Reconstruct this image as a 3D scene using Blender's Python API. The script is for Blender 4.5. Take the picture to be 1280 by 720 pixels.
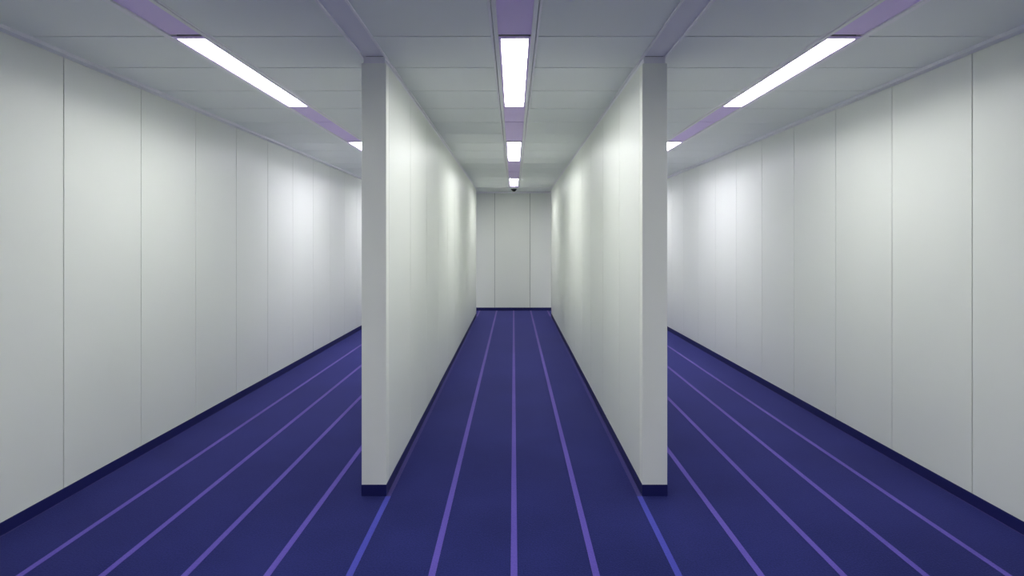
import bpy, bmesh, math, random

# ------------------------------------------------------------------ clear
for o in list(bpy.data.objects):
    bpy.data.objects.remove(o, do_unlink=True)
scene = bpy.context.scene
COL = scene.collection
random.seed(7)

# ------------------------------------------------------------------ camera, world, exposure
F_PX, VP_X, VP_Y = 780.0, 642.0, 302.5           # level view camera with a shifted lens
EYE = 1.5
cam_data = bpy.data.cameras.new('camera')
cam_data.sensor_fit = 'HORIZONTAL'
cam_data.sensor_width = 36.0
cam_data.lens = F_PX / 1280.0 * 36.0
cam_data.shift_x = -(VP_X - 640.0) / 1280.0
cam_data.shift_y = (VP_Y - 360.0) / 1280.0
cam_data.clip_start = 0.02
cam_data.clip_end = 100
cam = bpy.data.objects.new('camera', cam_data)
COL.objects.link(cam)
cam.location = (0, 0, EYE)
cam.rotation_euler = (math.radians(90), 0, 0)
scene.camera = cam

world = bpy.data.worlds.new('world')
scene.world = world
world.use_nodes = True
world.node_tree.nodes['Background'].inputs['Color'].default_value = (0, 0, 0, 1)   # closed, windowless room

LAMP_STRENGTH = 32.0
LAMP_COLOR = (0.995, 1.0, 0.985)
vs = scene.view_settings
vs.view_transform = 'Standard'
vs.look = 'None'
vs.exposure = 0.0
vs.gamma = 1.0
vs.use_curve_mapping = False
cy = scene.cycles
cy.max_bounces = 14
cy.diffuse_bounces = 10
cy.glossy_bounces = 6
cy.use_denoising = True
cy.sample_clamp_indirect = 0.0
cy.caustics_reflective = True

# ------------------------------------------------------------------ dimensions (metres)
H = 2.595                       # ceiling panels' underside
Y0, Y1 = -5.2, 13.64            # wall behind the viewer, far wall
XL, XR = -2.617, 2.613          # faces of the side walls
PY0, PY1 = 3.683, 12.57         # the two free-standing partitions
PARTS = {'left': (-0.897, -0.752), 'right': (0.760, 0.907)}
CH = {'left': -1.735, 'middle': 0.006, 'right': 1.765}     # centre lines of the lamp channels
ROW0, ROW = 3.325, 0.597        # ceiling panel joints
STRIPE = 0.3704
STRIPE_W = 0.0305
BASE_H, BASE_T = 0.068, 0.005

# ------------------------------------------------------------------ helpers
def bx(bm, x0, x1, y0, y1, z0, z1):
    r = bmesh.ops.create_cube(bm, size=1.0)
    for v in r['verts']:
        v.co.x = x0 + (v.co.x + 0.5) * (x1 - x0)
        v.co.y = y0 + (v.co.y + 0.5) * (y1 - y0)
        v.co.z = z0 + (v.co.z + 0.5) * (z1 - z0)
    return r['verts']

def mesh_from(bm, name, mat, bevel=0.0, smooth=False):
    if bevel:
        bmesh.ops.bevel(bm, geom=list(bm.edges), offset=bevel, segments=1, affect='EDGES', profile=0.5)
    bmesh.ops.recalc_face_normals(bm, faces=list(bm.faces))
    me = bpy.data.meshes.new(name)
    bm.to_mesh(me)
    bm.free()
    me.materials.append(mat)
    if smooth:
        for p in me.polygons:
            p.use_smooth = True
    return me

def link(name, data, parent=None, loc=(0, 0, 0)):
    o = bpy.data.objects.new(name, data)
    COL.objects.link(o)
    o.location = loc
    if parent is not None:
        o.parent = parent
    return o

def box_obj(name, ext, mat, parent=None, bevel=0.0):
    bm = bmesh.new()
    bx(bm, *ext)
    return link(name, mesh_from(bm, name, mat, bevel), parent)

def tag(o, label, cat, group=None, kind=None):
    o['label'] = label
    o['category'] = cat
    if group:
        o['group'] = group
    if kind:
        o['kind'] = kind
    return o

_panel_cache = {}
def panel_mesh(w, d, h, mat, bevel):
    """box centred in x/y, hanging from z 0 up to h, shared between alike panels"""
    key = (round(w, 4), round(d, 4), round(h, 4), mat.name, bevel)
    if key not in _panel_cache:
        bm = bmesh.new()
        bx(bm, -w / 2, w / 2, -d / 2, d / 2, 0, h)
        _panel_cache[key] = mesh_from(bm, 'panel', mat, bevel)
    return _panel_cache[key]

# ------------------------------------------------------------------ materials
def principled(name):
    m = bpy.data.materials.new(name)
    m.use_nodes = True
    nt = m.node_tree
    return m, nt, nt.nodes['Principled BSDF']

def paint(name, col, rough, spec=0.5, var=0.03, bump=0.0, bump_scale=60.0, wave=0.0, coat=0.0):
    m, nt, b = principled(name)
    b.inputs['Roughness'].default_value = rough
    b.inputs['Specular IOR Level'].default_value = spec
    if coat:
        b.inputs['Coat Weight'].default_value = coat
        b.inputs['Coat Roughness'].default_value = 0.12
    tc = nt.nodes.new('ShaderNodeTexCoord')
    n = nt.nodes.new('ShaderNodeTexNoise')
    n.inputs['Scale'].default_value = 1.7
    n.inputs['Detail'].default_value = 4
    nt.links.new(tc.outputs['Object'], n.inputs['Vector'])
    mix = nt.nodes.new('ShaderNodeMix')
    mix.data_type = 'RGBA'
    mix.inputs['A'].default_value = tuple(c * (1 - var) for c in col) + (1,)
    mix.inputs['B'].default_value = tuple(min(1, c * (1 + var)) for c in col) + (1,)
    nt.links.new(n.outputs['Fac'], mix.inputs['Factor'])
    nt.links.new(mix.outputs['Result'], b.inputs['Base Color'])
    if bump or wave:
        bp = nt.nodes.new('ShaderNodeBump')
        if wave:                                     # slow waviness of large sheet-metal panels
            n2 = nt.nodes.new('ShaderNodeTexNoise')
            n2.inputs['Scale'].default_value = 2.2
            n2.inputs['Detail'].default_value = 1
            nt.links.new(tc.outputs['Object'], n2.inputs['Vector'])
            bp.inputs['Strength'].default_value = 1.0
            bp.inputs['Distance'].default_value = wave
        else:
            n2 = nt.nodes.new('ShaderNodeTexNoise')
            n2.inputs['Scale'].default_value = bump_scale
            n2.inputs['Detail'].default_value = 3
            nt.links.new(tc.outputs['Object'], n2.inputs['Vector'])
            bp.inputs['Strength'].default_value = 0.4
            bp.inputs['Distance'].default_value = bump
        nt.links.new(n2.outputs['Fac'], bp.inputs['Height'])
        nt.links.new(bp.outputs['Normal'], b.inputs['Normal'])
    return m

def carpet(name, col_a, col_b, rough=0.95, tint=(0.33, 0.32, 1.0)):
    m, nt, b = principled(name)
    b.inputs['Roughness'].default_value = rough
    b.inputs['Specular IOR Level'].default_value = 0.15
    b.inputs['Sheen Weight'].default_value = 0.75
    b.inputs['Sheen Roughness'].default_value = 0.32
    b.inputs['Sheen Tint'].default_value = tint + (1,)
    tc = nt.nodes.new('ShaderNodeTexCoord')
    fine = nt.nodes.new('ShaderNodeTexNoise')
    fine.inputs['Scale'].default_value = 120
    fine.inputs['Detail'].default_value = 3
    big = nt.nodes.new('ShaderNodeTexNoise')
    big.inputs['Scale'].default_value = 1.3
    big.inputs['Detail'].default_value = 5
    nt.links.new(tc.outputs['Object'], fine.inputs['Vector'])
    nt.links.new(tc.outputs['Object'], big.inputs['Vector'])
    add = nt.nodes.new('ShaderNodeMath')
    add.operation = 'MULTIPLY_ADD'
    add.inputs[1].default_value = 0.55
    nt.links.new(fine.outputs['Fac'], add.inputs[0])
    mul = nt.nodes.new('ShaderNodeMath')
    mul.operation = 'MULTIPLY'
    mul.inputs[1].default_value = 0.45
    nt.links.new(big.outputs['Fac'], mul.inputs[0])
    nt.links.new(mul.outputs[0], add.inputs[2])
    ramp = nt.nodes.new('ShaderNodeValToRGB')
    ramp.color_ramp.elements[0].position = 0.41
    ramp.color_ramp.elements[0].color = col_a + (1,)
    ramp.color_ramp.elements[1].position = 0.59
    ramp.color_ramp.elements[1].color = col_b + (1,)
    nt.links.new(add.outputs[0], ramp.inputs['Fac'])
    nt.links.new(ramp.outputs['Color'], b.inputs['Base Color'])
    bp = nt.nodes.new('ShaderNodeBump')
    bp.inputs['Strength'].default_value = 0.5
    bp.inputs['Distance'].default_value = 0.002
    nt.links.new(fine.outputs['Fac'], bp.inputs['Height'])
    nt.links.new(bp.outputs['Normal'], b.inputs['Normal'])
    return m

M_WALL = paint('white_wall_paint', (0.79, 0.815, 0.757), 0.42, 0.36, 0.012, wave=0.0009)
M_END = paint('white_end_paint', (0.87, 0.89, 0.82), 0.45, 0.4, 0.012)
M_JOINT = paint('dark_joint', (0.16, 0.18, 0.17), 0.8, 0.2)
M_CEIL = paint('ceiling_panel_paint', (0.80, 0.83, 0.82), 0.6, 0.3, 0.015)
M_RAIL = paint('rail_paint', (0.84, 0.835, 0.87), 0.45, 0.4, 0.01)
M_LILAC = paint('lilac_panel', (0.80, 0.65, 1.0), 0.55, 0.3, 0.015)
M_REFL = paint('matt_rim', (0.40, 0.41, 0.42), 0.7, 0.2, 0.01)
M_BAND = paint('pale_lilac_panel', (0.75, 0.74, 0.82), 0.55, 0.3, 0.015)
M_BASE = paint('navy_vinyl', (0.010, 0.012, 0.105), 0.5, 0.35, 0.08)
M_CARPET = carpet('indigo_carpet', (0.0050, 0.0080, 0.072), (0.0120, 0.0160, 0.112))
M_STRIPE = carpet('violet_stripe', (0.075, 0.055, 0.31), (0.10, 0.072, 0.37), tint=(0.62, 0.45, 1.0))
M_STRIPE_B = carpet('blue_violet_stripe', (0.045, 0.048, 0.31), (0.058, 0.06, 0.36))
M_STRIPE_DULL = carpet('dull_stripe', (0.04, 0.032, 0.13), (0.052, 0.04, 0.16))  # duller violet for the partition-foot stripes and wall seams
M_DARK = paint('black_plastic', (0.02, 0.02, 0.025), 0.35, 0.5)
M_GREY = paint('grey_plastic', (0.05, 0.05, 0.06), 0.5, 0.5)
M_GLASS = paint('smoked_dome', (0.012, 0.012, 0.016), 0.08, 0.6)

def diffuser(name, col, strength):
    m, nt, b = principled(name)
    b.inputs['Base Color'].default_value = (0.9, 0.9, 0.9, 1)
    b.inputs['Roughness'].default_value = 0.6
    b.inputs['Emission Color'].default_value = tuple(col) + (1,)
    b.inputs['Emission Strength'].default_value = strength
    return m
M_LAMP = diffuser('lamp_diffuser', LAMP_COLOR, LAMP_STRENGTH)
M_LAMP_FAR = diffuser('far_lamp_diffuser', LAMP_COLOR, LAMP_STRENGTH * 1.2)          # strength raised to brighten the far walls
M_LAMP_COOL = diffuser('cooler_lamp_diffuser', (1.0, 0.975, 1.08), LAMP_STRENGTH * 1.25)  # raised and cooled to lift the far side-lane walls

# ------------------------------------------------------------------ floor
floor = box_obj('floor', (XL - 0.25, XR + 0.25, Y0 - 0.25, Y1 + 0.25, -0.10, 0.0), M_CARPET)
tag(floor, 'dark indigo carpet with violet lengthwise stripes', 'floor', kind='structure')

def stripe(x, y0, y1, mat, w=STRIPE_W, label=None):
    o = box_obj('carpet_stripe', (x - w / 2, x + w / 2, y0, y1, -0.002, 0.0012), mat, floor)
    if label:
        o['label'] = label

X_S = 0.002
for k in range(-6, 7):
    x = X_S + k * STRIPE
    if abs(k) == 2:
        stripe(x, Y0, PY0 - BASE_T, M_STRIPE_B, label='bluer violet stripe in front of the partition')
        s = 1 if k > 0 else -1
        stripe(s * 0.738 + (0.004 if s > 0 else 0), PY0 - BASE_T, PY1 + BASE_T, M_STRIPE_DULL, 0.024, 'dull stripe along the partition foot')
        stripe(x, PY1 + BASE_T, Y1, M_STRIPE)
    else:
        stripe(x, Y0, Y1, M_STRIPE)

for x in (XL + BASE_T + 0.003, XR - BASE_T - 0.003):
    stripe(x, Y0, Y1, M_STRIPE_DULL, 0.006, 'thin dull seam at the foot of the side wall')

# ------------------------------------------------------------------ side walls, far wall
PT = 0.015                                   # panel thickness
def wall_with_panels(name, label, face_axis, face, sign, joints, lo, hi, gap):
    """sign: direction of the room seen from the wall face"""
    back = face - sign * PT
    out = back - sign * 0.12
    a, c = min(back, out), max(back, out)
    if face_axis == 'x':
        w = box_obj(name, (a, c, lo, hi, 0, H + 0.1), M_JOINT)
    else:
        w = box_obj(name, (lo, hi, a, c, 0, H + 0.1), M_JOINT)
    tag(w, label, 'wall', kind='structure')
    js = [lo] + [j for j in joints if lo + 0.05 < j < hi - 0.05] + [hi]
    for j0, j1 in zip(js, js[1:]):
        wd, mid = j1 - j0 - gap, (j0 + j1) / 2
        ctr = face - sign * PT / 2
        if face_axis == 'x':
            me = panel_mesh(PT, wd, H - 0.012, M_WALL, 0.0012)
            o = link('wall_panel', me, w, (ctr, mid, 0))
        else:
            me = panel_mesh(wd, PT, H - 0.012, M_WALL, 0.0012)
            o = link('wall_panel', me, w, (mid, ctr, 0))
    return w

jl = [3.63 + 0.7535 * k for k in range(-14, 16)]
jr = [3.556 + 0.7535 * k for k in range(-14, 16)]
jb = [-0.414 + 0.774 * k for k in range(-4, 6)]
wall_with_panels('wall_left', 'white panelled wall left of the left lane', 'x', XL, 1, jl, Y0, Y1, 0.0068)
wall_with_panels('wall_right', 'white panelled wall right of the right lane', 'x', XR, -1, jr, Y0, Y1, 0.0068)
wall_with_panels('wall_back', 'white panelled wall closing the far end', 'y', Y1, -1, jb, XL, XR, 0.007)
wall_with_panels('wall_front', 'white panelled wall behind the viewer', 'y', Y0, 1, jb, XL, XR, 0.007)

def base(name, label, exts):
    bm = bmesh.new()
    for e in exts:
        bx(bm, *e)
    o = link(name, mesh_from(bm, name, M_BASE))
    return tag(o, label, 'baseboard', kind='structure')

base('baseboard_left', 'navy baseboard along the left wall', [(XL, XL + BASE_T, Y0, Y1, 0, BASE_H)])
base('baseboard_right', 'navy baseboard along the right wall', [(XR - BASE_T, XR, Y0, Y1, 0, BASE_H)])
base('baseboard_back', 'navy baseboard along the far wall', [(XL + BASE_T, XR - BASE_T, Y1 - BASE_T, Y1, 0, BASE_H)])
base('baseboard_front', 'navy baseboard along the wall behind the viewer', [(XL + BASE_T, XR - BASE_T, Y0, Y0 + BASE_T, 0, BASE_H)])

# head trims where walls meet the ceiling
trim_n = 0
def trim(label, ext, mat=M_RAIL, bevel=0.0):
    global trim_n
    trim_n += 1
    o = box_obj('trim_%d' % trim_n, ext, mat, None, bevel)
    return tag(o, label, 'trim', kind='structure')

trim('grey metal head trim above the left wall', (XL, XL + 0.05, Y0, Y1, H - 0.021, H + 0.01), bevel=0.001)
trim('grey metal head trim above the right wall', (XR - 0.05, XR, Y0, Y1, H - 0.021, H + 0.01), bevel=0.001)
trim('grey metal head trim above the far wall', (XL + 0.05, XR - 0.05, Y1 - 0.03, Y1, H - 0.03, H + 0.01), bevel=0.001)
trim('grey metal head trim behind the viewer', (XL + 0.05, XR - 0.05, Y0, Y0 + 0.03, H - 0.021, H + 0.01), bevel=0.001)

# ------------------------------------------------------------------ the two partitions
TOP = H - 0.040
POST = 0.085
for side, (xa, xb) in PARTS.items():
    p = box_obj('wall_partition_' + side, (xa + PT, xb - PT, PY0 + 0.03, PY1 - 0.03, 0, TOP - 0.004), M_JOINT)
    tag(p, 'white free-standing partition %s of the middle lane' % side, 'wall', kind='structure')
    # end posts
    for y0, y1, nm in ((PY0, PY0 + POST, 'end_post'), (PY1 - POST, PY1, 'end_post')):
        e = box_obj(nm, (xa, xb, y0, y1, 0.0, TOP), M_END, p, 0.0012)
    gap = 0.008
    first, step = (4.55, 0.845) if side == 'left' else (4.49, 0.82)
    js = [PY0 + POST] + [first + step * k for k in range(12) if first + step * k < PY1 - POST - 0.1] + [PY1 - POST]
    for j0, j1 in zip(js, js[1:]):
        for xc in (xa + PT / 2, xb - PT / 2):
            link('wall_panel', panel_mesh(PT, j1 - j0 - gap, TOP, M_WALL, 0.0008), p, (xc, (j0 + j1) / 2, 0))
    box_obj('head_track', (xa + 0.010, xb - 0.010, PY0 + 0.010, PY1 - 0.010, TOP, H + 0.002), M_RAIL, p)
    t = 0.0015
    base('baseboard_partition_' + side, 'navy baseboard round the foot of the %s partition' % side,
         [(xa - t, xa, PY0 - t, PY1 + t, 0, BASE_H), (xb, xb + t, PY0 - t, PY1 + t, 0, BASE_H),
          (xa, xb, PY0 - t, PY0, 0, BASE_H), (xa, xb, PY1, PY1 + t, 0, BASE_H)])

# ------------------------------------------------------------------ ceiling
ceil = box_obj('ceiling', (XL - 0.25, XR + 0.25, Y0 - 0.25, Y1 + 0.25, H + 0.10, H + 0.16), M_JOINT)
tag(ceil, 'pale grey panelled ceiling with three lamp channels', 'ceiling', kind='structure')

CW = 0.0875            # half width of a channel's infill
R1, R2, R3 = 0.1095, 0.1135, 0.127
strips = []            # (x0, x1) of ceiling panel fields
la, lb = PARTS['left']
ra, rb = PARTS['right']
strips += [(XL, CH['left'] - R3), (CH['left'] + R3, la + 0.004), (lb - 0.004, CH['middle'] - R3)]
strips += [(CH['middle'] + R3, ra + 0.004), (rb - 0.004, CH['right'] - R3), (CH['right'] + R3, XR)]
rows = [ROW0 + ROW * k for k in range(-15, 16)]
rows = [Y0] + [r for r in rows if Y0 + 0.05 < r < PY1 - 0.1] + [PY1 + 0.0]
for x0, x1 in strips:
    for r0, r1 in zip(rows, rows[1:]):
        me = panel_mesh(x1 - x0, r1 - r0 - 0.011, 0.02, M_CEIL, 0.0012)
        link('ceiling_panel', me, ceil, ((x0 + x1) / 2, (r0 + r1) / 2, H))
# cross band between the partitions' ends and the far wall
xs = [XL, -1.75, -0.82, 0.006, 0.83, 1.75, XR]
for x0, x1 in zip(xs, xs[1:]):
    link('ceiling_panel', panel_mesh(x1 - x0 - 0.002, Y1 - PY1 - 0.02, 0.02, M_CEIL, 0.0012), ceil,
         ((x0 + x1) / 2, (PY1 + 0.02 + Y1) / 2, H))
trim('slim cross rail at the far end of the partitions', (XL + 0.05, XR - 0.05, PY1 + 0.002, PY1 + 0.018, H - 0.006, H + 0.02))

# band in the line of each partition, towards the viewer
for side, (xa, xb) in PARTS.items():
    js = [Y0] + [PY0 - 2.4 * k for k in (2, 1)] + [PY0 + 0.01]
    for y0, y1 in zip(js, js[1:]):
        link('band_panel', panel_mesh(xb - xa - 0.016, y1 - y0 - 0.001, 0.02, M_BAND, 0.0), ceil,
             ((xa + xb) / 2, (y0 + y1) / 2, H + 0.004))
    for xc, nm in ((xa + 0.004, 'left'), (xb - 0.004, 'right')):
        trim('slim rail on the %s edge of the %s partition line' % (nm, side),
             (xc - 0.0065, xc + 0.0065, Y0, PY1, H - 0.007, H + 0.019), bevel=0.001)

# lamp channels: rails, then infill panels and fixtures
LAMPS_MIDDLE = [(0.20, 1.86), (3.356, 5.03), (6.85, 8.40), (10.80, 12.22)]  # first lamp is unseen, added to light the partition ends
LAMPS_SIDE = [(0.20, 1.86), (3.356, 5.03), (6.85, 8.53), (10.10, 11.78)]  # first and last lamps are unseen, added for their light
LAMPS_OF = {'left': LAMPS_SIDE, 'middle': LAMPS_MIDDLE, 'right': LAMPS_SIDE}
FE = 0.036                                   # end flange of a fixture
for side, xc in CH.items():
    for s, nm in ((-1, 'left'), (1, 'right')):
        for (i0, i1, lo, word) in ((CW, R1, 0.005, 'inner'), (R2, R3, 0.001, 'outer')):
            a, c = sorted((xc + s * i0, xc + s * i1))
            trim('%s rail on the %s side of the %s lamp channel' % (word, nm, side),
                 (a, c, Y0, PY1, H - lo, H + 0.03), bevel=0.0008)
    # infill between the lamps
    free = []
    prev = Y0
    for l0, l1 in LAMPS_OF[side]:
        free.append((prev, l0 - FE))
        prev = l1 + FE * 0.4
    free.append((prev, PY1))
    cuts = [5.71, 8.93, 9.76, 2.5]
    for f0, f1 in free:
        js = [f0] + sorted(c for c in cuts if f0 + 0.1 < c < f1 - 0.1) + [f1]
        for y0, y1 in zip(js, js[1:]):
            link('infill_panel', panel_mesh(2 * CW, y1 - y0 - 0.026, 0.015, M_LILAC, 0.001), ceil,
                 (xc, (y0 + y1) / 2, H + 0.004))

# ------------------------------------------------------------------ ceiling lights
RECESS = 0.03
def ceiling_light(xc, l0, l1, label, group, lamp):
    root = link('ceiling_light', None, None, (xc, (l0 + l1) / 2, H))
    tag(root, label, 'ceiling light', group)
    n = (l1 - l0) / 2
    ow = 0.0740                               # half opening
    e = FE * 0.4
    def ring(name, i, o, i_y0, i_y1, o_y0, o_y1, z0, z1, mat):      # rectangular ring of four bars
        bm = bmesh.new()
        bx(bm, -o, -i, o_y0, o_y1, z0, z1)
        bx(bm, i, o, o_y0, o_y1, z0, z1)
        bx(bm, -i, i, o_y0, i_y0, z0, z1)
        bx(bm, -i, i, i_y1, o_y1, z0, z1)
        return link(name, mesh_from(bm, name, mat), root)
    ring('frame', ow, CW - 0.001, -n, n, -n - FE, n + e, -0.003, 0.0, M_LILAC)
    ring('reflector', ow, ow + 0.002, -n, n, -n - 0.002, n + 0.002, 0.0, RECESS + 0.004, M_REFL)['label'] = 'matt grey inner rim'
    bm = bmesh.new()
    bx(bm, -ow, ow, -n, n, RECESS - 0.0, RECESS + 0.004)
    link('diffuser', mesh_from(bm, 'light_diffuser', lamp), root)['label'] = 'glowing white diffuser'
    bm = bmesh.new()
    bx(bm, -CW + 0.006, CW - 0.006, -n - 0.01, n + 0.01, RECESS + 0.006, RECESS + 0.05)
    link('housing', mesh_from(bm, 'light_housing', M_GREY), root)

where = {'left': 'over the left lane', 'middle': 'over the middle lane', 'right': 'over the right lane'}
for side, xc in CH.items():
    for i, (l0, l1) in enumerate(LAMPS_OF[side]):
        if i == 0:
            lab = 'long recessed ceiling light added unseen overhead, close to the viewer, %s' % where[side]
        elif i == 1:
            lab = 'nearest, longest-looking recessed ceiling light %s' % where[side]
        elif i == 2:
            lab = 'second recessed ceiling light %s%s' % (where[side], '' if side == 'middle' else ', cut off by the partition')
        else:
            lab = 'small farthest recessed ceiling light %s%s' % (where[side], ', above the dome camera' if side == 'middle' else ', added unseen behind the partition')
        ceiling_light(xc, l0, l1, lab, 'recessed strip lights in the ceiling',
                      M_LAMP if i < 2 else M_LAMP_FAR if side == 'middle' else M_LAMP_COOL)

# ------------------------------------------------------------------ dome camera at the far end
def lathe(name, prof, mat, parent, seg=28):
    bm = bmesh.new()
    rings = []
    for r, z in prof:
        if r < 1e-5:
            rings.append([bm.verts.new((0, 0, z))])
        else:
            rings.append([bm.verts.new((r * math.cos(2 * math.pi * k / seg), r * math.sin(2 * math.pi * k / seg), z)) for k in range(seg)])
    for a, c in zip(rings, rings[1:]):
        for k in range(seg):
            q = (k + 1) % seg
            if len(a) == 1:
                bm.faces.new((a[0], c[k], c[q]))
            elif len(c) == 1:
                bm.faces.new((a[k], a[q], c[0]))
            else:
                bm.faces.new((a[k], a[q], c[q], c[k]))
    return link(name, mesh_from(bm, name, mat, smooth=True), parent)

dc = link('security_camera', None, None, (0.006, 12.86, H))
tag(dc, 'small dark dome security camera on the ceiling at the far end', 'camera')
lathe('base_ring', [(0, 0), (0.060, 0), (0.062, -0.004), (0.060, -0.018), (0.050, -0.022)], M_GREY, dc)
lathe('dome', [(0.048, -0.018)] + [(0.046 * math.cos(t), -0.022 - 0.036 * math.sin(t)) for t in [i * math.pi / 16 for i in range(0, 8)]] + [(0, -0.058)], M_GLASS, dc)
